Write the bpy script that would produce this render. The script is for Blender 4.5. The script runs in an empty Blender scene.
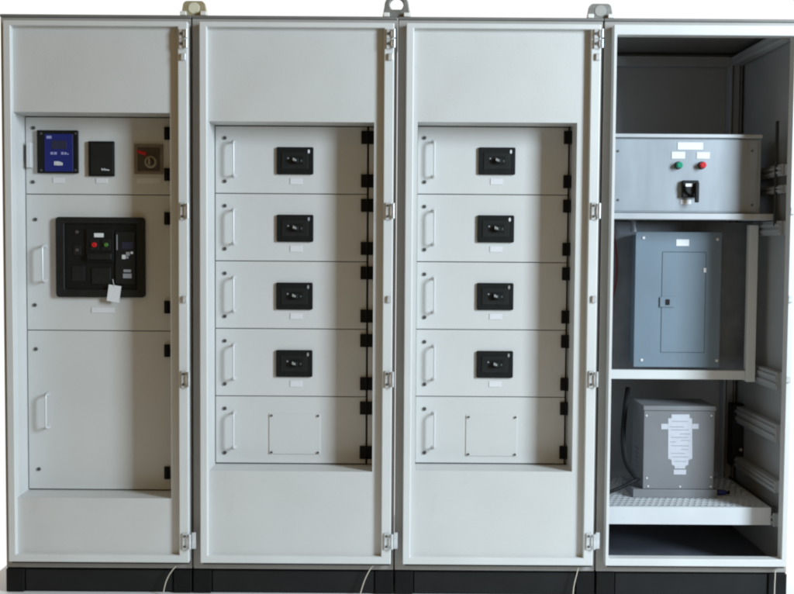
import bpy, bmesh, math, random
from mathutils import Vector, Matrix
random.seed(7)
SC = bpy.context.scene
COL = SC.collection
R = math.radians

# ------------------------------------------------------------------ camera
F = 1058.0
CX, CY = 397.0, 297.0
D = 4.17
TILT, ROLL, YAW = R(2.8), R(0.40), 0.0
ROT = (Matrix.Rotation(YAW, 3, 'Z') @ Matrix.Rotation(R(90) - TILT, 3, 'X') @ Matrix.Rotation(ROLL, 3, 'Z'))
def ray(px, py):
    return ROT @ Vector(((px - CX) / F, -(py - CY) / F, -1.0))
_d = ray(397, 594.0)
ZC = -_d.z * (D + 0.05) / _d.y
def U(px, py, y):
    """point of the plane at depth y that the photo shows at px, py"""
    d = ray(px, py)
    t = (D + y) / d.y
    return d.x * t, ZC + d.z * t
def X(px, y, py=297): return U(px, py, y)[0]
def Z(py, y, px=397): return U(px, py, y)[1]
def RC(x0, y0, x1, y1, y):
    mx, my = (x0 + x1) / 2, (y0 + y1) / 2
    return U(x0, my, y)[0], U(x1, my, y)[0], U(mx, y1, y)[1], U(mx, y0, y)[1]

cd = bpy.data.cameras.new('camera')
cam = bpy.data.objects.new('camera', cd); COL.objects.link(cam)
cd.sensor_width = 36; cd.lens = F / 794 * 36
cd.clip_start = 0.05; cd.clip_end = 100
cam.matrix_world = Matrix.Translation((0, -D, ZC)) @ ROT.to_4x4()
SC.camera = cam

# ------------------------------------------------------------------ materials
def mat(name, col, rough=0.5, metal=0.0, nscale=6.0, namt=0.05, stretch=(1, 1, 1), bump=0.0, bscale=400.0,
        spec=0.5, rvar=0.08, dirt=0.0, wavy=0.004):
    m = bpy.data.materials.new(name); m.use_nodes = True
    nt = m.node_tree; N = nt.nodes; L = nt.links
    b = N['Principled BSDF']
    b.inputs['Metallic'].default_value = metal
    b.inputs['Specular IOR Level'].default_value = spec
    tc = N.new('ShaderNodeTexCoord')
    mp = N.new('ShaderNodeMapping'); mp.inputs['Scale'].default_value = stretch
    L.new(tc.outputs['Object'], mp.inputs['Vector'])
    nz = N.new('ShaderNodeTexNoise'); nz.inputs['Scale'].default_value = nscale; nz.inputs['Detail'].default_value = 5
    L.new(mp.outputs['Vector'], nz.inputs['Vector'])
    rp = N.new('ShaderNodeValToRGB')
    rp.color_ramp.elements[0].position = 0.3; rp.color_ramp.elements[1].position = 0.7
    rp.color_ramp.elements[0].color = tuple(c * (1 - namt) for c in col) + (1,)
    rp.color_ramp.elements[1].color = tuple(min(1, c * (1 + namt)) for c in col) + (1,)
    L.new(nz.outputs['Fac'], rp.inputs['Fac'])
    out = rp.outputs['Color']
    if dirt:
        n2 = N.new('ShaderNodeTexNoise'); n2.inputs['Scale'].default_value = 22; n2.inputs['Detail'].default_value = 8
        n2.inputs['Roughness'].default_value = 0.7
        L.new(tc.outputs['Object'], n2.inputs['Vector'])
        r2 = N.new('ShaderNodeValToRGB')
        r2.color_ramp.elements[0].position = 0.60; r2.color_ramp.elements[1].position = 0.82
        r2.color_ramp.elements[0].color = (0, 0, 0, 1); r2.color_ramp.elements[1].color = (dirt, dirt, dirt, 1)
        L.new(n2.outputs['Fac'], r2.inputs['Fac'])
        mx = N.new('ShaderNodeMixRGB'); mx.blend_type = 'MIX'
        L.new(r2.outputs['Color'], mx.inputs['Fac']); L.new(out, mx.inputs['Color1'])
        mx.inputs['Color2'].default_value = tuple(c * 0.6 for c in col) + (1,)
        out = mx.outputs['Color']
    L.new(out, b.inputs['Base Color'])
    mr = N.new('ShaderNodeMapRange')
    mr.inputs['To Min'].default_value = max(0.02, rough - rvar); mr.inputs['To Max'].default_value = min(1, rough + rvar)
    L.new(nz.outputs['Fac'], mr.inputs['Value']); L.new(mr.outputs['Result'], b.inputs['Roughness'])
    if bump:
        bn = N.new('ShaderNodeTexNoise'); bn.inputs['Scale'].default_value = bscale; bn.inputs['Detail'].default_value = 2
        L.new(tc.outputs['Object'], bn.inputs['Vector'])
        bp = N.new('ShaderNodeBump'); bp.inputs['Strength'].default_value = bump; bp.inputs['Distance'].default_value = 0.002
        L.new(bn.outputs['Fac'], bp.inputs['Height'])
        wn = N.new('ShaderNodeTexNoise'); wn.inputs['Scale'].default_value = 3.0; wn.inputs['Detail'].default_value = 1
        L.new(tc.outputs['Object'], wn.inputs['Vector'])
        wb = N.new('ShaderNodeBump'); wb.inputs['Strength'].default_value = .5; wb.inputs['Distance'].default_value = wavy
        L.new(wn.outputs['Fac'], wb.inputs['Height']); L.new(bp.outputs['Normal'], wb.inputs['Normal'])
        L.new(wb.outputs['Normal'], b.inputs['Normal'])
    return m
M = dict(
    paint=mat('light_grey_powder_coat', (.57, .572, .56), .42, namt=.025, nscale=3, bump=.22, bscale=240, dirt=.24, wavy=.018),
    frame=mat('pale_grey_frame_paint', (.62, .63, .62), .38, namt=.03, nscale=4, bump=.08, bscale=300, dirt=.10),
    inner=mat('shaded_inside_paint', (.365, .375, .385), .5, namt=.05, nscale=3, dirt=.2),  # same paint as outside, darkened so the colour carries the interior shade
    carcframe=mat('shaded_frame_grey', (.33, .315, .295), .45, namt=.05, nscale=5, dirt=.2),  # frame grey darkened, shade of the set-back strips put into the colour
    brown2=mat('dark_brown_plastic', (.06, .045, .036), .5, namt=.15, nscale=30),
    gap=mat('gasket_and_gap_black', (.03, .03, .03), .8),
    black=mat('black_plastic', (.006, .007, .007), .5, namt=.1, nscale=20, bump=.1, bscale=500, spec=.25),
    black2=mat('worn_black_plastic', (.010, .011, .011), .5, namt=.2, nscale=20, spec=.3),
    hinge=mat('black_hinge_plastic', (.005, .0045, .004), .6, spec=.2),
    plinth=mat('black_plinth_steel', (.005, .005, .005), .6, namt=.25, nscale=8, dirt=.3, spec=.2),
    plinth2=mat('dark_grey_plinth_trim', (.010, .010, .010), .6, namt=.25, nscale=7, dirt=.3, spec=.25),
    chrome=mat('zinc_plated_hinge', (.62, .64, .65), .3, metal=.35, namt=.15, nscale=40),
    screw=mat('dull_screw_steel', (.12, .12, .12), .45, metal=.7),
    bright=mat('bright_screw_steel', (.75, .76, .78), .35, metal=.3),
    white=mat('white_label_stock', (.68, .69, .70), .55, namt=.03),
    dim=mat('worn_print', (.26, .265, .26), .7),
    dim2=mat('faint_print', (.07, .075, .075), .7),
    dataw=mat('dull_label_stock', (.50, .51, .56), .6, namt=.05, nscale=60),
    ink=mat('grey_print', (.28, .29, .32), .7),
    pale=mat('grey_engraved_label', (.66, .66, .68), .5),
    alu=mat('pale_grey_handle', (.60, .61, .61), .38, metal=.1),
    blue=mat('blue_meter_face', (.008, .016, .14), .35, namt=.06),
    lcd=mat('dark_lcd_glass', (.022, .026, .055), .25),
    legend=mat('pale_blue_print', (.26, .28, .50), .5),
    red=mat('red_plastic', (.5, .012, .015), .3),
    green=mat('green_plastic', (.006, .24, .14), .3),
    olive=mat('green_button_plastic', (.06, .18, .03), .35),
    brown=mat('dusty_brown_plastic', (.19, .155, .12), .5, namt=.15, nscale=30),
    beige=mat('beige_knob_plastic', (.34, .30, .22), .45),
    steel=mat('brushed_steel_sheet', (.30, .33, .36), .45, metal=.15, namt=.08, nscale=6, stretch=(2.2, 1, .6), rvar=.12, dirt=.25),
    steeledge=mat('pale_steel_flange', (.46, .48, .50), .4, metal=.1, namt=.06),
    load=mat('blue_grey_enamel', (.150, .200, .245), .42, namt=.05, nscale=5, bump=.08, bscale=300),
    trafo=mat('mid_grey_enamel', (.185, .19, .20), .45, namt=.06, nscale=5, bump=.1, bscale=300),
    galv=mat('galvanised_sheet', (.19, .21, .235), .5, metal=.3, namt=.15, nscale=14),
    shelf=mat('white_shelf_paint', (.58, .60, .62), .4, namt=.04, dirt=.15),
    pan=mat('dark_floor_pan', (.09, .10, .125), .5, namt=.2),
    cable=mat('black_cable_sheath', (.006, .006, .007), .6, spec=.2),
    redwire=mat('dark_red_sheath', (.14, .015, .02), .5),
    cream=mat('cream_wire_sheath', (.55, .50, .42), .5),
    bluecap=mat('blue_connector_plastic', (.02, .03, .22), .4),
    brass=mat('yellow_zinc_lug', (.42, .37, .24), .45, metal=.35, namt=.12, nscale=40),
    lugcore=mat('pale_yellow_core', (.66, .63, .48), .5, namt=.08, nscale=30),
    roof=mat('shaded_roof_grey', (.16, .155, .145), .5, namt=.1, nscale=10, dirt=.3),  # roof grey darkened to paint in the shade along its front edge
    thirdcore=mat('pale_grey_core', (.34, .335, .31), .5, namt=.08, nscale=30),
    lug=mat('grey_cast_lug', (.22, .215, .20), .5, metal=.4, namt=.2, nscale=40),
    lugfoot=mat('white_lug_foot', (.72, .70, .66), .45),
    floor=mat('white_floor', (.86, .86, .85), .6, namt=.015, nscale=2),
)

# ------------------------------------------------------------------ mesh helpers
WL = {}
class MB:
    def __init__(s): s.bm = bmesh.new()
    def _face(s, vs):
        try: s.bm.faces.new(vs)
        except ValueError: pass
    def box(s, x0, x1, y0, y1, z0, z1):
        v = [s.bm.verts.new((x, y, z)) for x in sorted((x0, x1)) for y in sorted((y0, y1)) for z in sorted((z0, z1))]
        for q in ((0, 1, 3, 2), (4, 6, 7, 5), (0, 4, 5, 1), (2, 3, 7, 6), (0, 2, 6, 4), (1, 5, 7, 3)):
            s._face([v[i] for i in q])
        return s
    def cyl(s, c, r, h, axis='Y', seg=24, r2=None):
        r2 = r if r2 is None else r2
        def P(a, rr, t):
            u, w = rr * math.cos(a), rr * math.sin(a)
            return {'Y': (c[0] + u, c[1] + t, c[2] + w), 'Z': (c[0] + u, c[1] + w, c[2] + t), 'X': (c[0] + t, c[1] + u, c[2] + w)}[axis]
        A = [s.bm.verts.new(P(2 * math.pi * i / seg, r, 0)) for i in range(seg)]
        B = [s.bm.verts.new(P(2 * math.pi * i / seg, r2, h)) for i in range(seg)]
        for i in range(seg):
            j = (i + 1) % seg; s._face([A[i], A[j], B[j], B[i]])
        s._face(list(reversed(A))); s._face(B)
        return s
    def tube(s, pts, r, seg=8):
        pts = [Vector(p) for p in pts]; rings = []
        n = len(pts)
        for i, p in enumerate(pts):
            t = (pts[min(i + 1, n - 1)] - pts[max(i - 1, 0)]).normalized()
            a = t.orthogonal().normalized() if i == 0 else (ref - t * ref.dot(t)).normalized()
            ref = a; b = t.cross(a)
            rings.append([s.bm.verts.new(p + r * (math.cos(2 * math.pi * k / seg) * a + math.sin(2 * math.pi * k / seg) * b)) for k in range(seg)])
        for A, B in zip(rings, rings[1:]):
            for k in range(seg):
                j = (k + 1) % seg; s._face([A[k], A[j], B[j], B[k]])
        s._face(list(reversed(rings[0]))); s._face(rings[-1])
        return s
    def prism(s, poly, y0, y1, hole=None):
        if hole is None:
            A = [s.bm.verts.new((x, y0, z)) for x, z in poly]; B = [s.bm.verts.new((x, y1, z)) for x, z in poly]
            n = len(poly)
            for i in range(n):
                j = (i + 1) % n; s._face([A[i], A[j], B[j], B[i]])
            s._face(list(reversed(A))); s._face(B)
        else:
            n = len(poly)
            L = [[s.bm.verts.new((x, y, z)) for x, z in P] for P in (poly, hole) for y in (y0, y1)]
            oa, ob, ia, ib = L
            for i in range(n):
                j = (i + 1) % n
                s._face([oa[i], oa[j], ob[j], ob[i]]); s._face([ia[j], ia[i], ib[i], ib[j]])
                s._face([oa[j], oa[i], ia[i], ia[j]]); s._face([ob[i], ob[j], ib[j], ib[i]])
        return s
    def frame(s, x0, x1, z0, z1, l, r, b, t, y0, y1):
        o = [(x0, z0), (x1, z0), (x1, z1), (x0, z1)]
        i = [(x0 + l, z0 + b), (x1 - r, z0 + b), (x1 - r, z1 - t), (x0 + l, z1 - t)]
        return s.prism(o, y0, y1, hole=i)
    def build(s, name, m, parent=None, bevel=0.0015, segs=2, solid=0.0):
        bm = s.bm
        if not solid: bmesh.ops.recalc_face_normals(bm, faces=bm.faces)
        lo = Vector([min(v.co[i] for v in bm.verts) for i in range(3)]); hi = Vector([max(v.co[i] for v in bm.verts) for i in range(3)])
        c = (lo + hi) / 2
        if parent is None: c.z = lo.z
        for v in bm.verts: v.co -= c
        me = bpy.data.meshes.new(name); bm.to_mesh(me); bm.free()
        me.materials.append(M[m])
        me.shade_smooth(); me.set_sharp_from_angle(angle=R(32))
        o = bpy.data.objects.new(name, me); COL.objects.link(o)
        if solid:
            q = o.modifiers.new('sheet', 'SOLIDIFY'); q.thickness = solid; q.offset = -1
        if bevel:
            q = o.modifiers.new('edge', 'BEVEL'); q.width = bevel; q.segments = segs; q.limit_method = 'ANGLE'; q.angle_limit = R(40)
            q.harden_normals = True
        WL[o] = c
        if parent is not None:
            o.parent = parent; o.location = c - WL[parent]
        else: o.location = c
        return o
def tag(o, label, cat, group=None):
    o['label'] = label; o['category'] = cat
    if group: o['group'] = group
    return o
def thing(name, loc, label, cat, group=None):
    o = bpy.data.objects.new(name, None); COL.objects.link(o); o.location = loc
    o.empty_display_size = .05
    WL[o] = Vector(loc)
    return tag(o, label, cat, group)
def rrect(x0, x1, z0, z1, r, n=5):
    out = []
    for cx, cz, a in ((x1 - r, z1 - r, 0), (x0 + r, z1 - r, 90), (x0 + r, z0 + r, 180), (x1 - r, z0 + r, 270)):
        for k in range(n + 1):
            t = R(a + 90 * k / n); out.append((cx + r * math.cos(t), cz + r * math.sin(t)))
    return out
def disc(name, px, py, y, r, h, m, parent, seg=20, r2=None, bevel=.0008):
    x, z = U(px, py, y)
    return MB().cyl((x, y, z), r, -h, 'Y', seg, r2).build(name, m, parent, bevel)
def plate(name, rect, y, th, m, parent, bevel=.0008):
    x0, x1, z0, z1 = RC(*rect, y)
    return MB().box(x0, x1, y - th, y, z0, z1).build(name, m, parent, bevel)
S = 1 / 253.75                                   # metres per photo pixel on the front plane

# ------------------------------------------------------------------ planes
YP, YD, YS, YB = .025, .158, .050, .76           # cover panel, compartment doors, set-back strip, back wall
zt = Z(16.8, YS); z_ring_t = Z(22.8, 0); z_ring_b = Z(564.5, 0); z_car_b = Z(570.0, YS)

# bay: (left outer, ring left, ring right, next bay's outer) at mid height of the photo
BAYS = [(3.2, 5.5, 188.3, 191.6), (192.4, 199.6, 392.6, 395.3), (396.2, 404.4, 597.2, 598.8), (599.8, 609.8, 793.0, 793.4)]
CLAB = ['pale grey cabinet with blue meter and large black breaker, leftmost in the row',
        'pale grey cabinet with four small breakers, directly right of the blue-meter cabinet',
        'pale grey cabinet with four small breakers, directly left of the open doorless cabinet',
        'open cabinet without cover panel, showing control box, grey panelboard and transformer inside']
cabs = []
for k, (ox0, rx0, rx1, ox1) in enumerate(BAYS):
    xo0, xo1 = X(ox0, YS), X(ox1, YS)
    xr0, xr1 = X(rx0, 0), X(rx1, 0)
    c = thing('switchgear_cabinet', ((xo0 + xo1) / 2, .3, 0), CLAB[k], 'cabinet', 'cabinets joined in a row')
    cabs.append(c)
    # carcass: side sheets, roof, back and floor as folded sheet
    b = MB(); t = .004
    b.box(xo0, xo0 + t, YS + .03, YB, z_car_b, zt - .012); b.box(xo1 - t, xo1, YS + .03, YB, z_car_b, zt - .012)
    b.box(xo0 + t, xo1 - t, YB - t, YB, z_car_b, zt - .012)
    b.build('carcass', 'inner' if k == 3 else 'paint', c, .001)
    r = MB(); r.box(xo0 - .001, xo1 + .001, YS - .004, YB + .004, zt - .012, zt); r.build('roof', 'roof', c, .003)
    # set-back outer frame: posts, head and foot rail
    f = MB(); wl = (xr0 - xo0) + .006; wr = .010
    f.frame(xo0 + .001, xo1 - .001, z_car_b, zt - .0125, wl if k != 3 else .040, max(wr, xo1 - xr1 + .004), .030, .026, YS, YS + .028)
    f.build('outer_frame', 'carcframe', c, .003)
    # protruding door rim
    g = MB()
    lw, rw = ((.030, .040) if k < 3 else (.012, .019))
    g.frame(xr0, xr1, z_ring_b, z_ring_t, lw, rw, .030, .020 if k < 3 else .040, 0, YS - .0005)
    g.build('door_rim', 'frame', c, .004, 3)
    # groove seal under the rim
    MB().box(xr0 + .01, xr1 - .004, .012, YS - .001, z_ring_b - .008, z_ring_b - .001).build('seal', 'gap', c, 0)
    # plinth
    pl = MB(); pb = z_car_b - .0015
    xa, xb = xo0 + .001, xo1 - .001
    pl.box(xa, xb, YS + .006, YB - .02, .001, pb); p = pl.build('plinth', 'plinth', c, .003)
    for x0, x1 in ((xa, xa + .075), (xb - .075, xb)):
        MB().box(x0 + .001, x1, YS - .010, YS + .0055, .0015, pb - .001).build('plinth_corner', 'plinth', p, .004)
    MB().box(xa + .078, xb - .078, YS - .005, YS + .0055, .006, pb - .004).build('plinth_trim', 'plinth2', p, .003)
    # outer door hinges left on the rim after the doors were taken off
    for hy, kind in ((34, 2), (44, 2), (57, 0), (211, 1), (299, 0), (379, 1), (541, 3)):
        if k == 3:
            if hy in (34, 44, 57, 541): continue
            kind = 0
        px = rx1 - 4.0 + (297 - hy) * .0125 * (k - .6) * .9
        x, z = U(px, hy, 0)
        if kind == 0:
            h = MB().box(x - .006, x + .013, -.010, .0, z - .014, z + .014)
            hh = h.build('hinge', 'chrome', c, .003)
        else:
            hl = {1: .034, 2: .019, 3: .034}[kind]
            h = MB(); h.box(x - .014, x + .010, -.007, .0, z - hl, z + hl)
            h.box(x + .004, x + .020, -.014, -.0072, z - hl * .55, z + hl * .55)
            hh = h.build('hinge', 'chrome', c, .003)
            MB().cyl((x + .017, -.012, z - hl * .9), .006, hl * 1.8, 'Z', 14).build('hinge_pin', 'chrome', hh, .001)
            for sgn in (-1, 1):
                if kind != 2: MB().cyl((x - .004, -.0072, z + sgn * hl * .62), .0052, -.003, 'Y', 12).build('screw', 'screw', hh, 0)
            if kind == 2: MB().cyl((x - .004, -.0072, z), .0058, -.003, 'Y', 12).build('screw', 'screw', hh, 0)
            if kind == 3:
                MB().box(x + .024, x + .040, -.006, -.0005, z - .03, z + .036).build('strike_plate', 'chrome', hh, .002)

# ------------------------------------------------------------------ cover panel with the deep opening
def cover(c, k, op, rx0, rx1):
    """op = opening left, top, right, bottom as the photo shows it on the panel plane"""
    ox0, ox1 = X(op[0], YP), X(op[2], YP)
    oz0, oz1 = Z(op[3], YP, (op[0] + op[2]) / 2), Z(op[1], YP, (op[0] + op[2]) / 2)
    x0, x1, z0, z1 = X(rx0, 0) + .029, X(rx1, 0) - .039, z_ring_b + .029, z_ring_t - .019
    bm = MB()
    o = [(x0, z0), (x1, z0), (x1, z1), (x0, z1)]; i = [(ox0, oz0), (ox1, oz0), (ox1, oz1), (ox0, oz1)]
    V = [[bm.bm.verts.new((x, y, z)) for x, z in P] for P, y in ((o, YP), (i, YP), (i, YD + .012))]
    for a in range(4):
        b = (a + 1) % 4
        bm._face([V[0][a], V[0][b], V[1][b], V[1][a]])
        bm._face([V[1][a], V[1][b], V[2][b], V[2][a]])
    bmesh.ops.recalc_face_normals(bm.bm, faces=bm.bm.faces)
    # outside face looks towards the viewer
    for fc in bm.bm.faces:
        if abs(fc.normal.y) > .9 and fc.normal.y > 0:
            bmesh.ops.reverse_faces(bm.bm, faces=list(bm.bm.faces)); break
    p = bm.build('cover_panel', 'paint', c, .0025, 3, solid=.002)
    # black sheet standing in for the unlit inside behind the door gaps
    MB().box(ox0 - .01, ox1 + .01, YD + .020, YD + .024, oz0 - .01, oz1 + .01).build('gap_backing', 'gap', c, 0)
    return ox0, ox1, oz0, oz1

def handle(x, z0, z1, y, parent, out=.034, r=.0042, shift=0.0):
    pts = [(x, y, z0)]
    rr = .012
    for q in range(6):
        a = R(90 * q / 5); pts.append((x + shift, y - out + rr - rr * math.sin(a), z0 + rr - rr * math.cos(a)))
    for q in range(6):
        a = R(90 * q / 5); pts.append((x + shift, y - out + rr - rr * math.cos(a), z1 - rr + rr * math.sin(a)))
    pts.append((x, y, z1))
    m = MB().tube(pts, r, 10)
    for z in (z0, z1): m.cyl((x, y, z), .0085, -.004, 'Y', 14)
    return m.build('handle', 'alu', parent, 0)

def door(c, x0, x1, z0, z1, hinges, screws, hnd=None, hw=.0265, hh=.0268):
    d = MB().box(x0, x1, YD, YD + .018, z0, z1).build('compartment_door', 'paint', c, .002)
    for (hx, hz) in hinges:
        h = MB(); h.box(hx - hw, hx + hw, YD - .011, YD - .0005, hz - hh, hz + hh)
        h.cyl((hx, YD - .012, hz - hh * .96), .006, hh * 1.92, 'Z', 12)
        h.build('hinge', 'hinge', d, .002)
    for sx, sz in screws:
        s = MB().cyl((sx, YD - .0003, sz), .0075, -.004, 'Y', 16); s.cyl((sx, YD - .0046, sz), .004, -.002, 'Y', 6)
        s.build('quarter_turn_lock', 'screw', d, 0)
    if hnd: handle(hnd[0], hnd[1], hnd[2], YD - .0002, d)
    return d
def lab(parent, rect, m='pale', y=YD, lines=1, name='label_plate'):
    l = plate(name, rect, y - .0003, .0018, m, parent, .0005)
    x0, x1, z0, z1 = RC(*rect, y - .0022)
    return l

# ---- bay with blue meter
c = cabs[0]
op = (14.6, 112.5, 170.6, 498.0)
ox0, ox1, oz0, oz1 = cover(c, 0, op, BAYS[0][1], BAYS[0][2])
dx0, dx1 = ox0 + .003, ox1 - .003
lines = [Z(194.6, YD, 98), Z(330.6, YD, 98)]
G = .0030
zs = [(lines[0] + G / 2, oz1 - .004), (lines[1] + G / 2, lines[0] - G / 2), (oz0 + .005, lines[1] - G / 2)]
def hx1(py, px=167.5): return U(px, py, YD)
HB = [(133.5, 174.5), (218.5, 307), (350.5, 472.5)]
SC1 = [((33.5, 128), (33, 182)), ((35.5, 219.5), (35, 305)), ((36, 349), (39, 469))]
HN = [None, (43.0, 246, 281), (46.3, 394, 427)]
mdoors = []
for i in range(3):
    hn = None
    if HN[i]:
        x, z1 = U(HN[i][0] + 2, HN[i][1], YD); _, z0 = U(HN[i][0] + 2, HN[i][2], YD); hn = (x, z0, z1)
    mdoors.append(door(c, dx0, dx1, zs[i][0], zs[i][1], [hx1(q) for q in HB[i]], [U(*q, YD) for q in SC1[i]], hn, hw=.012, hh=.026))
# flat white pull on the meter door
x0, x1, z0, z1 = RC(28.9, 143, 33.2, 168, YD)
pm = MB(); pm.box(x0, x1, YD - .030, YD - .026, z0, z1); pm.box(x1 - .004, x1, YD - .0258, YD - .0003, z0, z1)
pm.build('handle', 'alu', mdoors[0], .001)
lab(mdoors[0], (53, 177.5, 64.5, 183.2)); lab(mdoors[0], (96, 178, 107.5, 183.2)); lab(mdoors[0], (137, 178, 161, 183.5))
lab(mdoors[1], (91.5, 307.5, 114.5, 312.8))

# ---- two bays of small breakers
def feeder(k, op, dl, hl, lines_px, dy):
    c = cabs[k]
    ox0, ox1, oz0, oz1 = cover(c, k, op, BAYS[k][1], BAYS[k][2])
    cx = (op[0] + op[2]) / 2
    xl = ox0 + .003; xh = X(hl, YD)
    ln = [Z(p, YD, cx) for p in lines_px]
    tops = [oz1 - .004] + [q - G / 2 for q in ln]; bots = [q + G / 2 for q in ln] + [oz0 + .005]
    MB().box(xh + .0045, ox1 - .002, YD + .001, YD + .016, oz0 + .004, oz1 - .004).build('hinge_strip', 'paint', c, .0015)
    out = []
    for i, (zt_, zb_) in enumerate(zip(tops, bots)):
        pt = ([126] + lines_px)[i]; pb_ = (lines_px + [465])[i]
        hxx = xh - .001 if k == 1 else xh + .004
        hg = [(hxx, U(hl, pt + 11.6, YD)[1]), (hxx, U(hl, pb_ - 12.8, YD)[1])]
        sx = dl + 6.8
        scs = [U(sx, pt + 12, YD), U(sx, pb_ - 12.5, YD)]
        x, z1 = U(dl + 16.6, pt + 16, YD); _, z0 = U(dl + 16.6, pb_ - 18, YD)
        out.append(door(c, xl, xh - .0035, zb_, zt_, hg, scs, (x, z0, z1)))
    return out
L2 = [193.8, 261.3, 328.8, 396.3]; L3 = [194.6, 262.2, 329.8, 396.8]
d2 = feeder(1, (209.0, 121.8, 373.2, 471.2), 218.0, 367.2, L2, 0)
d3 = feeder(2, (416.4, 122.4, 574.6, 471.2), 417.6, 567.0, L3, 0)
def blank(d, px0, px1, py0, py1):
    x0, x1, z0, z1 = RC(px0, py0, px1, py1, YD)
    b = MB().box(x0, x1, YD - .0030, YD + .001, z0, z1)
    for sx in (x0 + .011, x1 - .008):
        for sz in (z0 + .008, z1 - .008):
            b.cyl((sx, YD - .0036, sz), .0048, -.003, 'Y', 14)
    b.build('blanking_plate', 'paint', d, .0012)
    for sx in (x0 + .011, x1 - .008):
        for sz in (z0 + .008, z1 - .008):
            MB().cyl((sx, YD - .0067, sz), .0046, -.0015, 'Y', 14).build('screw', 'screw', d, 0)
blank(d2[4], 269.2, 320.2, 413.5, 454.0); blank(d3[4], 465.8, 517.0, 415.0, 456.0)
ROWP = 67.45
for i in range(4):
    lab(d2[i], (290.2, 178.2 + ROWP * i, 302.2, 184.4 + ROWP * i))
    lab(d3[i], (490.4 - .5 * i, 178.8 + ROWP * i, 502.6 - .5 * i, 184.6 + ROWP * i))

# ------------------------------------------------------------------ moulded-case breakers
def make_breaker():
    x0, x1, z0, z1 = RC(276.8, 147.2, 313.6, 174.6, YD)
    w, h = x1 - x0, z1 - z0
    t = thing('circuit_breaker', (x0 + w / 2, YD, z0), '', 'circuit breaker')
    bz = MB().prism(rrect(x0, x1, z0, z1, .006), YD - .010, YD - .0005).build('bezel', 'black', t, .002)
    MB().box(x0 + w * .14, x0 + w * .86, YD - .0125, YD - .0102, z0 + h * .20, z0 + h * .80).build('escutcheon', 'black2', t, .002)
    sl = MB().box(x0 + w * .40, x0 + w * .74, YD - .0150, YD - .0127, z0 + h * .36, z0 + h * .66).build('toggle_guard', 'black', t, .001)
    tg = MB(); tg.prism([(x0 + w * .46, z0 + h * .44), (x0 + w * .60, z0 + h * .42), (x0 + w * .60, z0 + h * .58), (x0 + w * .46, z0 + h * .60)], YD - .032, YD - .0152)
    tg.build('toggle', 'black2', t, .002)
    MB().box(x0 + w * .30, x0 + w * .335, YD - .0134, YD - .0126, z0 + h * .56, z0 + h * .61).build('marking', 'ink', t, 0)
    mk = MB(); mk.prism([(x0 + w * .45, z0 + h * .50), (x0 + w * .55, z0 + h * .46), (x0 + w * .555, z0 + h * .53), (x0 + w * .46, z0 + h * .60)], YD - .0330, YD - .0322)
    mk.build('marking', 'dim', t, 0)
    MB().box(x0 + w * .66, x0 + w * .70, YD - .0158, YD - .0151, z0 + h * .46, z0 + h * .53).build('marking', 'dim2', t, 0)
    xx, zz = x0 + w * .875, z0 + h * .84
    MB().prism([(xx + .0042 * math.cos(R(a)), zz + .008 * math.sin(R(a))) for a in range(0, 360, 20)], YD - .0115, YD - .0101).build('trip_button', 'pale', t, .0003)
    return t
br = make_breaker()
def copy_tree(o, parent=None):
    q = o.copy(); COL.objects.link(q)
    if parent is not None: q.parent = parent
    for ch in o.children: copy_tree(ch, q)
    return q
base = Vector(br.location); b0 = U(295.2, 160.9, YD)
ORD = ['top', 'second', 'third', 'fourth']
BP = [(295.2, 160.9), (295.2, 228.3), (294.6, 296.0), (294.4, 363.3), (496.8, 161.2), (495.6, 228.9), (495.0, 296.4), (494.6, 364.2)]
SIDE = ['in the column right of the blue-meter cabinet', 'in the column beside the open cabinet']
for i, (px, py) in enumerate(BP):
    o = br if i == 0 else copy_tree(br)
    u = U(px, py, YD)
    o.location = base + Vector((u[0] - b0[0], 0, u[1] - b0[1]))
    for ch in o.children:
        if ch.name.split('.')[0] == 'trip_button' and i not in (0, 4, 5):
            ch.material_slots[0].link = 'OBJECT'; ch.material_slots[0].material = M['dim' if i != 1 else 'ink']
        if ch.name.split('.')[0] == 'toggle': ch.rotation_euler = (0, R((0, 5, -4, 7, -6, 3, 6, -3)[i]), 0)
    o['label'] = 'small black breaker, %s from top %s' % (ORD[i % 4], SIDE[i // 4]) if i % 4 else 'small black breaker, topmost ' + SIDE[i // 4]
    o['category'] = 'circuit breaker'; o['group'] = 'small black breakers in the compartment doors'

# ------------------------------------------------------------------ blue meter
def dev(name, rect, label, cat, group=None):
    x0, x1, z0, z1 = RC(*rect, YD)
    return thing(name, ((x0 + x1) / 2, YD, z0), label, cat, group), x0, x1, z0, z1
t, x0, x1, z0, z1 = dev('power_meter', (38, 130.5, 79, 173.5), 'black square meter with bright blue face in the top left door', 'meter')
MB().prism(rrect(x0, x1, z0, z1, .004), YD - .014, YD - .0005).build('bezel', 'black', t, .002)
fy = YD - .0142
fc = plate('face', (44.6, 134.0, 73.0, 171.4), fy, .0025, 'blue', t, .001)
plate('display', (51.5, 140.5, 66.5, 149.0), fy - .0027, .001, 'lcd', fc, .0003)
plate('header_print', (46.5, 135.8, 51.5, 138.6), fy - .0027, .0004, 'legend', fc, 0).data.materials[0] = M['legend']
for q in ((50.5, 152.0, 53.2, 154.6), (54.0, 152.0, 56.8, 154.6), (61.2, 152.0, 63.6, 154.6), (64.3, 152.3, 66.6, 154.6), (67.2, 153.4, 68.6, 154.8)):
    plate('key_button', q, fy - .0027, .0012, 'legend', fc, .0003)
lg = MB()
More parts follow.
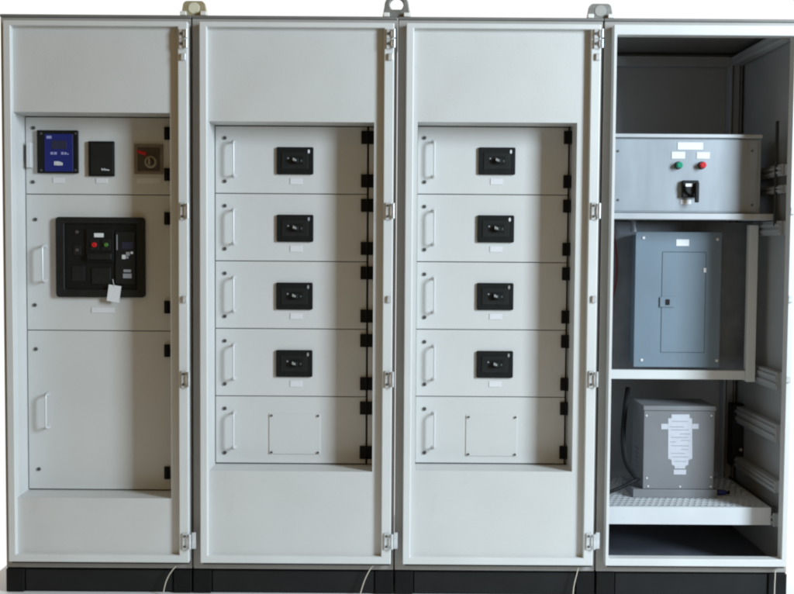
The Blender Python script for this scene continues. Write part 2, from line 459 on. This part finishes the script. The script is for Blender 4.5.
for q in ((54.2, 161.4, 55.2, 165.2), (55.6, 161.4, 56.6, 165.2), (57.0, 161.2, 58.4, 165.4), (58.8, 161.6, 59.8, 165.4), (60.2, 162.0, 61.2, 165.4), (61.6, 162.6, 62.6, 165.3)):
    a = RC(*q, fy - .0027); lg.box(a[0], a[1], fy - .0033, fy - .0027, a[2], a[3])
lg.build('printed_mark', 'white', fc, 0)
for q in ((41.3, 133.6), (75.6, 133.6), (41.3, 170.2), (75.6, 170.2)):
    disc('screw', q[0], q[1], fy + .0001, .005, .002, 'screw', t)
t, x0, x1, z0, z1 = dev('relay', (89, 141.4, 115, 176.4), 'plain black rectangular relay between the blue meter and the brown selector', 'relay')
MB().prism(rrect(x0, x1, z0, z1, .003), YD - .012, YD - .0005).build('case', 'black', t, .002)
plate('cover', (91, 143.5, 113, 174.2), YD - .0121, .003, 'black2', t, .001)
mk = MB()
for q in ((101.6, 168.2, 102.3, 170.4), (102.8, 168.8, 103.6, 170.4), (104.2, 168.2, 104.8, 170.4), (105.3, 169.0, 106.1, 170.5), (106.6, 169.2, 107.4, 170.6), (107.9, 169.5, 109.2, 170.6)):
    a = RC(*q, YD - .0152); mk.box(a[0], a[1], YD - .0158, YD - .0152, a[2], a[3])
mk.build('printed_mark', 'pale', t, 0)
t, x0, x1, z0, z1 = dev('selector_switch', (134.4, 144.2, 163.2, 174.2), 'brown square selector with red wing and beige round knob, right of the relay', 'switch')
MB().prism(rrect(x0, x1, z0, z1, .003), YD - .008, YD - .0005).build('plate', 'brown', t, .0015)
plate('inner_plate', (137.5, 147.5, 160, 171.2), YD - .0081, .002, 'brown2', t, .001)
kx, kz = U(151.4, 162.2, YD)
MB().cyl((kx, YD - .0102, kz), .026, -.008, 'Y', 28, .023).build('knob_ring', 'beige', t, .002)
kn = MB().cyl((kx, YD - .0183, kz), .017, -.016, 'Y', 24, .014).build('knob', 'brown2', t, .002)
MB().box(kx - .0035, kx + .0035, YD - .041, YD - .0344, kz - .013, kz + .013).build('grip', 'beige', kn, .0015)
x0, x1, z0, z1 = RC(137.5, 150.2, 147.0, 156.2, YD)
MB().prism([(x0, z1), (x0, z1 - .012), (x1, z0), (x1, z0 + .016)], YD - .013, YD - .0102).build('red_wing', 'red', t, .001)

# ------------------------------------------------------------------ large air breaker
t, x0, x1, z0, z1 = dev('air_circuit_breaker', (57, 217.2, 146, 297.2), 'large black air circuit breaker with red and green buttons in the left cabinet', 'circuit breaker')
ix0, ix1, iz0, iz1 = RC(65.8, 223.6, 138.0, 289.4, YD)
MB().prism(rrect(x0, x1, z0, z1, .014), YD - .020, YD - .0005, hole=rrect(ix0, ix1, iz0, iz1, .006)).build('bezel', 'black2', t, .004)
MB().box(ix0 + .001, ix1 - .001, YD - .010, YD - .0006, iz0 + .001, iz1 - .001).build('front_plate', 'black', t, .001)
ay = YD - .0101
def ap(name, rect, th, m, bev=.0012, y=ay): return plate(name, rect, y, th, m, t, bev)
ap('operating_unit', (87, 229, 114, 262), .009, 'black')
w = ap('nameplate', (94.2, 233.2, 103.6, 237.2), .0015, 'white', .0003, ay - .0092)
for px, m, n in ((94.4, 'red', 'off_button'), (106.3, 'olive', 'on_button')):
    ap('button_surround', (px - 4.4, 239.2, px + 4.4, 250.4), .002, 'black2', .001, ay - .0092)
    disc(n, px, 244.8, ay - .0114, .0105 if m == 'red' else .0085, .007, m, t, 24, bevel=.002)
ap('spring_lever', (88, 253.5, 112, 259.5), .012, 'black2', .003, ay - .0092)
ap('indicator_window', (72, 266, 85, 281), .003, 'black2')
ap('indicator_window', (73.5, 245.5, 81, 255), .003, 'black2')
disc('lock', 77, 232, ay, .007, .004, 'screw', t)
disc('lock', 77, 250, ay - .0031, .007, .003, 'screw', t)
tu = ap('trip_unit', (116, 232, 135, 284), .007, 'black2')
ap('trip_display', (122, 242.0, 132.5, 249.0), .001, 'lcd', .0003, ay - .0072)
sc_ = MB()
for q in ((116.6, 234.5, 117.5, 250), ):
    a = RC(*q, ay - .0072); sc_.box(a[0], a[1], ay - .008, ay - .0072, a[2], a[3])
sc_.build('scale_print', 'ink', t, 0)
for q, m in (((122.0, 254.8, 125.6, 259.0), 'pale'), ((126.0, 252.0, 129.8, 255.8), 'ink'), ((130.6, 251.6, 133.0, 254.0), 'pale'),
          ((125.5, 256.2, 128.4, 258.6), 'ink'), ((123.5, 269.5, 131.0, 272.2), 'ink'), ((123.0, 273.6, 131.6, 278.2), 'ink')):
    ap('dial_print', q, .0012, m, .0003, ay - .0072)
ap('racking_port', (92, 268, 111, 284), .005, 'black2', .002)
# swing tag
cxz = U(113.6, 293.6, YD - .03)
tg = MB(); a0 = R(-8)
w2, h2 = .0255, .0335
P = [(-w2, -h2), (w2, -h2), (w2, h2), (-w2, h2)]
tg.prism([(cxz[0] + x * math.cos(a0) - z * math.sin(a0), cxz[1] + x * math.sin(a0) + z * math.cos(a0)) for x, z in P], YD - .0245, YD - .0235)
tt = thing('swing_tag', (cxz[0], YD - .024, cxz[1] - h2), 'small tilted white paper tag hanging from the large black breaker', 'tag')
tgo = tg.build('paper', 'white', tt, 0)
MB().tube([(cxz[0] + .004, YD - .0255, cxz[1] + .026), (cxz[0] - .002, YD - .026, cxz[1] + .044), (cxz[0] - .006, YD - .018, cxz[1] + .058)], .0012, 6).build('string', 'pale', tt, 0)

# ------------------------------------------------------------------ lifting eyes on the roof joints
def arc(cx, cz, r, a0, a1, n): return [(cx + r * math.cos(R(a0 + (a1 - a0) * i / n)), cz + r * math.sin(R(a0 + (a1 - a0) * i / n))) for i in range(n + 1)]
EYE = [(194.6, 'brass', 'yellowish metal lifting eye on the roof joint above the first two cabinets'),
       (396.6, 'lug', 'grey ring-shaped lifting eye on the roof joint of the two breaker cabinets'),
       (599.6, 'lug', 'grey lifting eye with pale core on the roof joint beside the open cabinet')]
for i, (px, m, l) in enumerate(EYE):
    ye = YS + .030
    x, _ = U(px, 16, ye); z = zt
    t = thing('lifting_eye', (x, ye, z), l, 'lifting eye', 'lifting eyes on the cabinet roofs')
    w = .050; hgt = .060 if i != 1 else .075
    n = 24
    if i == 1:
        o = [(x + .050, z + .003)] + arc(x, z + .048, .046, -12, 192, n - 3) + [(x - .050, z + .003)]
        o = [(x + .056 - .112 * 0, z + .002)] + arc(x, z + .046, .048, 0, 180, n - 3) + [(x - .056, z + .002)]
        hr = .027; cz = z + .050
    else:
        o = [(x + .051, z + .002)] + arc(x + .026, z + hgt - .018, .018, 20, 90, 8) + arc(x - .026, z + hgt - .018, .018, 90, 160, 8) + [(x - .051, z + .002)]
        hr = .022; cz = z + .032
    k = len(o)
    # hole vertices follow the outline by angle
    hl = []
    for (ox, oz) in o:
        a = math.atan2(oz - cz, ox - x); hl.append((x + hr * math.cos(a), cz + hr * math.sin(a)))
    MB().prism(o, ye - .014, ye + .014, hole=hl).build('eye', m, t, .005, 3)
    if i != 1:
        MB().cyl((x, ye + .010, cz), hr + .001, -.026, 'Y', 28).build('core', 'lugcore' if i == 0 else 'thirdcore', t, .002)
    for s in (-1, 1):
        MB().box(x + s * .040 - .012, x + s * .040 + .012, ye - .032, ye - .0145, z + .0005, z + .017).build('foot', 'lugfoot', t, .003)

# ------------------------------------------------------------------ inside of the open cabinet
c = cabs[3]
xw = X(789.5, .02) - .004                       # inner face of the right wall
xo1 = X(BAYS[3][3], YS); xo0 = X(BAYS[3][0], YS)
zf = z_car_b + .030
# rear post, rails under the roof, floor pan
xp = xo1 - .010
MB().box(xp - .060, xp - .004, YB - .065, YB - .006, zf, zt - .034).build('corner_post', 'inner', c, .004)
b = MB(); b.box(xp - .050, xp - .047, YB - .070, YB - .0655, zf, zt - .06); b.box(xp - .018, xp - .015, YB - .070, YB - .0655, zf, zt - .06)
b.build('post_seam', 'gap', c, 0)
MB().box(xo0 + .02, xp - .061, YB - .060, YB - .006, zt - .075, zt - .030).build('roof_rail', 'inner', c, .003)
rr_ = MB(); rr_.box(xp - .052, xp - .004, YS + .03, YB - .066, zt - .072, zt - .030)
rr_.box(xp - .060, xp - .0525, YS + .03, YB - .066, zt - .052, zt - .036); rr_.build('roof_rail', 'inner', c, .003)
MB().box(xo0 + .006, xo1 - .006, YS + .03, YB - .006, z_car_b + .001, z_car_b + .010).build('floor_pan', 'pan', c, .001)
def siderail(py, hgt, ys=.10, ye=.68, w=.030, m='inner', seam=True):
    z = U(781, py, .12)[1]
    b = MB(); b.box(xp - w, xp + .004, ys, ye, z - hgt / 2, z + hgt / 2)
    b.box(xp - w - .006, xp - w - .0005, ys + .002, ye, z - hgt * .30, z - hgt * .10)
    b.box(xp - w - .006, xp - w - .0005, ys + .002, ye, z + hgt * .10, z + hgt * .30)
    return b.build('side_rail', m, c, .002)
for py, hg in ((170, .046), (189, .03), (228, .058), (381, .075), (433, .075), (486, .05), (519, .055)):
    siderail(py, hg)
# black upright beside the control box
x, _ = U(776.5, 170, .155)
b = MB(); b.box(x - .005, x + .005, .150, .165, U(776, 226, .155)[1], U(776, 121, .155)[1]); b.build('upright', 'gap', c, .001)
# mounting plate behind the panelboard, and its carrying frame
YM, YF = .440, .305
MB().box(xo0 + .012, X(751, YM), YM, YM + .003, U(690, 378, YM)[1], U(690, 222, YM)[1]).build('mounting_plate', 'galv', c, .001)
fx0, fx1, fz0, fz1 = RC(611, 224.5, 757, 380.5, YF)
b = MB(); zbar = U(690, 370.4, YF)[1]
b.box(xo0 + .02, fx1 - .0405, YF + .004, YF + .029, fz0 + .004, zbar)
b.box(fx1 - .040, fx1, YF, YF + .032, fz0 - .004, fz1)
b.build('mounting_frame', 'frame', c, .003)

# perforated shelf
ysf, ysb = .12, .70
xs0, xs1 = xo0 + .012, U(771, 514, ysf)[0]
zs1 = U(690, 507.2, ysf)[1]; zs0 = U(690, 524.5, ysf)[1]
b = MB(); b.box(xs0, xs1, ysf, ysf + .003, zs0, zs1); b.box(xs1 - .003, xs1, ysf + .0032, ysb, zs1 - .035, zs1)
zt1, zt0 = zs1 - .0003, zs1 - .0028
rows = 15; pitch = .026; n = int((xs1 - xs0 - .03) / pitch)
yr = (ysb - ysf - .012) / rows
for r_ in range(rows):
    ya = ysf + .0032 + .006 + r_ * yr
    b.box(xs0, xs1 - .0032, ya, ya + yr * .50, zt0, zt1)
    off = (r_ % 2) * pitch / 2
    xa = xs0
    for q in range(n + 1):
        hx = xs0 + .010 + off + q * pitch
        if hx + .016 > xs1 - .012: break
        b.box(xa, hx, ya + yr * .50 + .00002, ya + yr - .00002, zt0, zt1); xa = hx + .016
    b.box(xa, xs1 - .0032, ya + yr * .50 + .00002, ya + yr - .00002, zt0, zt1)
b.box(xs0, xs1 - .0032, ysf + .0031, ysf + .0090, zt0, zt1)
b.build('perforated_shelf', 'shelf', c, 0)
b = MB(); b.box(xs1 + .004, xs1 + .012, ysf + .01, ysb, zs1 - .012, zs1 + .004); b.box(xs1 + .016, xp - .031, ysf - .01, ysf + .012, zs0 + .006, zs1 + .006)
b.build('shelf_slide', 'gap', c, .001)

# control box
yb = .20
x0, x1, z0, z1 = RC(600, 134.2, 761, 213.2, yb)
x0 = xo0 + .014
t = thing('control_box', ((x0 + x1) / 2, yb + .1, z0), 'steel control box with green and red buttons and black rotary switch in open cabinet', 'control box')
MB().box(x0, x1, yb + .004, yb + .20, z0 + .002, z1 - .016).build('housing', 'steel', t, .002)
MB().box(x0 + .002, U(757.5, 170, yb)[0], yb, yb + .0035, z0 + .008, z1 - .022).build('front_plate', 'steel', t, .0015)
MB().box(x0, x1, yb - .012, yb + .20, z1 - .0155, z1).build('top_flange', 'steeledge', t, .003)
MB().box(x0, U(776, 216, yb - .016)[0], yb - .016, yb + .12, U(690, 219.6, yb)[1], z0 - .0005).build('bottom_flange', 'steeledge', t, .003)
for px, py in ((618, 151), (618, 200), (752, 151), (752, 205)):
    disc('screw', px, py, yb - .0002, .005, .003, 'screw', t)
for q in ((677.5, 142.4, 703.0, 149.8), (671.6, 151.8, 685.0, 158.8), (696.6, 152.2, 709.6, 158.8)):
    plate('label_plate', q, yb - .0003, .0018, 'white', t, .001)
for px, m in ((679.0, 'green'), (702.3, 'red')):
    x, z = U(px - .6, 165.4, yb)
    bs = MB().cyl((x, yb - .0003, z), .0165, -.010, 'Y', 28, .0150).build('button_collar', 'black', t, .002)
    MB().cyl((x, yb - .0105, z), .0145, -.018, 'Y', 28, .0125).build('push_button', m, t, .003)
x0, x1, z0, z1 = RC(681.2, 180.6, 697.4, 197.6, yb)
MB().box(x0, x1, yb - .022, yb - .0003, z0, z1).build('switch_base', 'black', t, .004)
kx, kz = (x0 + x1) / 2, (z0 + z1) / 2
MB().cyl((kx, yb - .0222, kz), .026, -.012, 'Y', 28, .023).build('switch_hub', 'black2', t, .002)
hd = MB().box(x1 - .022, x1 - .006, yb - .052, yb - .0345, z0 - .022, z1 - .010).build('switch_handle', 'black', t, .004)
plate('rating_mark', (685.6, 183.6, 692.4, 186.6), yb - .0345, .001, 'bright', t, .0003)
plate('label_plate', (680.4, 199.8, 691.0, 204.2), yb - .0003, .0018, 'pale', t, .0005)

# panelboard
yq = .315
x0, x1, z0, z1 = RC(634.6, 232.0, 720.6, 367.2, yq)
t = thing('panelboard', ((x0 + x1) / 2, .45, z0), 'blue-grey panelboard with latched door, mounted above the shelf in open cabinet', 'panelboard')
MB().box(x0 + .012, x1 - .012, yq + .006, YM - .0005, z0 + .012, z1 - .012).build('back_box', 'load', t, .002)
ix0, ix1, iz0, iz1 = RC(661.2, 252.0, 705.2, 352.6, yq)
MB().frame(x0, x1, z0, z1, ix0 - x0, x1 - ix1, iz0 - z0, z1 - iz1, yq, yq + .0055).build('trim', 'load', t, .002)
dr = MB().box(ix0 + .0012, ix1 - .0012, yq - .0015, yq + .003, iz0 + .0012, iz1 - .0012).build('door', 'load', t, .0015)
a = RC(659.6, 296.8, 674.6, 307.2, yq - .002)
MB().prism(rrect(a[0], a[1], a[2], a[3], .004), yq - .0065, yq - .0018, ).build('latch', 'load', dr, .002)
a = RC(665.2, 299.2, 669.4, 305.0, yq - .002); MB().prism(rrect(a[0], a[1], a[2], a[3], .003), yq - .0082, yq - .0067).build('latch_slot', 'black', dr, 0)
a = RC(703.4, 268.0, 706.0, 272.4, yq - .002); MB().box(a[0], a[1], yq - .005, yq - .0018, a[2], a[3]).build('door_stop', 'bright', dr, .0005)
plate('label_plate', (676.2, 239.4, 689.0, 246.0), yq - .0003, .0015, 'white', t, .0003)
for px, py in ((643.6, 237.8), (641.6, 360.0), (717.4, 239.4), (716.6, 360.6)):
    disc('screw', px, py, yq - .0003, .0062, .003, 'bright', t)

# transformer
yt, ytb = .285, .50
x0, x1, z0, z1 = RC(643.4, 406.0, 714.4, 489.2, yt)
zb_ = zs1
t = thing('transformer', ((x0 + x1) / 2, .44, zb_), 'mid grey box transformer with white label standing on the perforated shelf', 'transformer')
MB().box(x0, x1, yt, ytb, z0, z1 - .020).build('enclosure', 'trafo', t, .003)
MB().box(x0 - .004, x1 + .004, yt - .005, ytb + .004, z1 - .0195, z1).build('lid', 'trafo', t, .003)
bs = RC(630.2, 489.6, 717.0, 497.0, yt)
MB().box(bs[0] + .01, bs[1], yt - .006, ytb, zb_ + .0005, z0 - .0005).build('base', 'trafo', t, .003)
lb = MB(); lo_ = [U(px, py, yt) for px, py in ((668.2, 418.4), (671.4, 418.2), (671.6, 414.4), (689.4, 414.4), (689.6, 418.2), (692, 418.4), (692.2, 458.6), (688.4, 460.0), (688.2, 464.6), (685.2, 466.0), (685.2, 468.4), (674.6, 468.4), (674.6, 466.0), (671.6, 464.6), (671.4, 460.0), (668.0, 458.6))]
lb.prism(lo_, yt - .0012, yt - .0003)
lb.build('data_label', 'dataw', t, 0)
for q in ((661.2, 423.8, 668.0, 429.2), (692.2, 423.8, 698.6, 428.8), (673.6, 469.6, 686.0, 474.4)):
    plate('small_label', q, yt - .0003, .0012, 'dataw', t, 0)
ln_ = MB()
for py, xa, xb_ in ((421, 672, 688), (426.5, 669.8, 684), (429.5, 671, 689), (433.5, 680, 690), (437, 671, 688), (440, 681, 690), (441.5, 670, 676), (445.4, 671, 689), (449, 681, 688), (453, 671, 685), (456.5, 672, 688), (461, 674, 686)):
    a = RC(xa, py, xb_, py + .7, yt); ln_.box(a[0], a[1], yt - .0016, yt - .0012, a[2], a[3])
ln_.build('printed_lines', 'ink', t, 0)
for px, py in ((646.6, 415.6), (711.4, 415.6), (646.8, 478), (648, 486.2), (680, 486.6), (710.6, 486.4), (711, 477)):
    disc('screw', px, py, yt - .0003, .0042, .0022, 'bright', t, 12)
lv = MB()
for q in range(6):
    z = z0 + .05 + q * .020
    lv.box(x0 - .004, x0 - .0003, yt + .10, ytb - .06, z, z + .006)
lv.build('louvre', 'trafo', t, .001)
lug = disc('terminal', 633.8, 477.4, yt + .04, .007, .008, 'bright', t, 14)

# cables around the transformer
def spline(pts, n=10):
    P = [Vector(p) for p in pts]; P = [P[0] * 2 - P[1]] + P + [P[-1] * 2 - P[-2]]; out = []
    for i in range(1, len(P) - 2):
        for k in range(n):
            u = k / n
            out.append(.5 * ((2 * P[i]) + (-P[i - 1] + P[i + 1]) * u + (2 * P[i - 1] - 5 * P[i] + 4 * P[i + 1] - P[i + 2]) * u * u + (-P[i - 1] + 3 * P[i] - 3 * P[i + 1] + P[i + 2]) * u ** 3))
    return out + [P[-2]]
def W(px, py, y):
    x, z = U(px, py, y); return (x, y, z)
def cable(name, pts, r, m, label, cat='cable', group=None):
    return tag(MB().tube(spline([W(*p) for p in pts]), r, 8).build(name, m, None, 0), label, cat, group)
cable('power_cable', [(628, 388, .48), (625, 410, .42), (623, 440, .36), (626, 462, .325), (633.5, 474.5, .30), (637, 480, .30)], .0115, 'cable',
      'black cable curving down beside the left side of the transformer')
cable('power_cable', [(600, 496, .25), (611, 491.5, .255), (622, 487, .265), (633, 481.5, .275), (639, 479, .30)], .008, 'cable',
      'black cable running low from the left post to the transformer base')
x0, x1, z0, z1 = RC(731.5, 404, 745, 466, .60)
t = thing('cable_duct', ((x0 + x1) / 2, .60, z0), 'black narrow duct standing in shade behind the right side of the transformer', 'cable duct')
db = MB().box(x0, x1, .60, .66, z0, z1).build('duct_body', 'cable', t, .003)
MB().box(x0 + .004, x1 - .004, .596, .5995, z0 + .004, z1 - .004).build('duct_cover', 'black2', t, .002)
sx_, sz_ = U(740.6, 449.6, .595); MB().cyl((sx_, .5955, sz_), .007, -.004, 'Y', 14).build('screw', 'bright', t, 0)
x0, x1, z0, z1 = RC(630.5, 219.5, 637.0, 233, .36)
t = thing('conduit', ((x0 + x1) / 2, .36, z0), 'short grey conduit between the control box and the top left of the panelboard', 'conduit')
MB().cyl(((x0 + x1) / 2, .36, z0 + .002), (x1 - x0) / 2 * .8, z1 - z0, 'Z', 16).build('pipe', 'galv', t, .001)
MB().cyl(((x0 + x1) / 2, .36, z0 + .004), (x1 - x0) / 2, .016, 'Z', 8).build('lock_nut', 'galv', t, .001)
cable('wire', [(612, 226, .40), (614.5, 240, .41), (616.5, 258, .42), (616, 280, .42), (612, 300, .41), (606, 318, .40)], .005, 'redwire',
      'dark red wire hanging in shade left of the panelboard', 'wire')
x, z = U(724, 489.0, .33)
t = thing('wire_connector', (x, .33, zs1), 'small blue connector lying on the perforated shelf right of the transformer', 'connector')
MB().cyl((x - .028, .33, zs1 + .0135), .013, .036, 'X', 16, .010).build('body', 'bluecap', t, .002)
MB().cyl((x + .0085, .33, zs1 + .0135), .008, .016, 'X', 14).build('collar', 'cable', t, .001)

# cream wires at the plinth
for pts, l in (
    ([(176.2, 566.0, .022), (172.5, 570, .020), (168, 577, .018), (165, 585, .016), (163.0, 595, .012), (162.5, 598.5, .0)], 'thin cream wire trailing over the plinth below the blue-meter cabinet'),
    ([(376, 563.8, .022), (371.0, 568, .020), (366, 577, .018), (362.6, 586, .016), (360.0, 595, .012), (359.5, 599.5, .0)], 'thin cream wire over the plinth right below the cabinet next to the blue-meter one'),
    ([(578.6, 566, .024), (577, 573, .020), (575, 581, .018), (573.6, 588, .016), (572.8, 597, .012), (572.6, 600.5, .0)], 'thin cream wire over the plinth just left of the open cabinet'),
    ([(775.4, 570, .022), (775.0, 578, .020), (774.6, 586, .019), (774.4, 595, .016), (774.2, 601.5, .0)], 'thin straight wire down the plinth at the right end of the open cabinet')):
    cable('wire', pts, .0022, 'cream', l, 'wire', 'thin cream wires over the plinth')

# ------------------------------------------------------------------ floor, light, world
fl = MB().box(-1.70, 1.66, -1.5, 1.3, -.02, 0).build('floor', 'floor', None, 0); fl['kind'] = 'structure'
fl.location.z = -.02
ld = bpy.data.lights.new('window_light', 'AREA'); ld.shape = 'RECTANGLE'; ld.size = 1.1; ld.size_y = 2.4
ld.energy = 475; ld.color = (.72, .865, .98)
lo = bpy.data.objects.new('window_light', ld); COL.objects.link(lo)
lo.location = (4.25, -3.1, 2.75)
lo.rotation_euler = (Vector((-.1, 0, 1.1)) - lo.location).to_track_quat('-Z', 'Y').to_euler()

w = bpy.data.worlds.new('World'); SC.world = w; w.use_nodes = True
N, L = w.node_tree.nodes, w.node_tree.links
bg = N['Background']
tc = N.new('ShaderNodeTexCoord'); sp = N.new('ShaderNodeSeparateXYZ'); L.new(tc.outputs['Generated'], sp.inputs[0])
mr = N.new('ShaderNodeMapRange'); mr.inputs['From Min'].default_value = -.05; mr.inputs['From Max'].default_value = .25
L.new(sp.outputs['Y'], mr.inputs['Value'])
mx = N.new('ShaderNodeMixRGB'); L.new(mr.outputs['Result'], mx.inputs['Fac'])
mz = N.new('ShaderNodeMapRange'); mz.inputs['From Min'].default_value = .0; mz.inputs['From Max'].default_value = .7
L.new(sp.outputs['Z'], mz.inputs['Value'])
rm = N.new('ShaderNodeMixRGB'); L.new(mz.outputs['Result'], rm.inputs['Fac'])
rm.inputs['Color1'].default_value = (.18, .122, .052, 1); rm.inputs['Color2'].default_value = (.27, .20, .11, 1)
L.new(rm.outputs['Color'], mx.inputs['Color1']); mx.inputs['Color2'].default_value = (1.02, 1.02, 1.02, 1)
L.new(mx.outputs['Color'], bg.inputs['Color']); bg.inputs['Strength'].default_value = 1.0

SC.render.engine = 'CYCLES'
SC.cycles.filter_width = 2.3
SC.view_settings.view_transform = 'Standard'; SC.view_settings.look = 'None'
SC.view_settings.exposure = 0; SC.view_settings.gamma = 1
SC.render.resolution_x = 1024; SC.render.resolution_y = 766
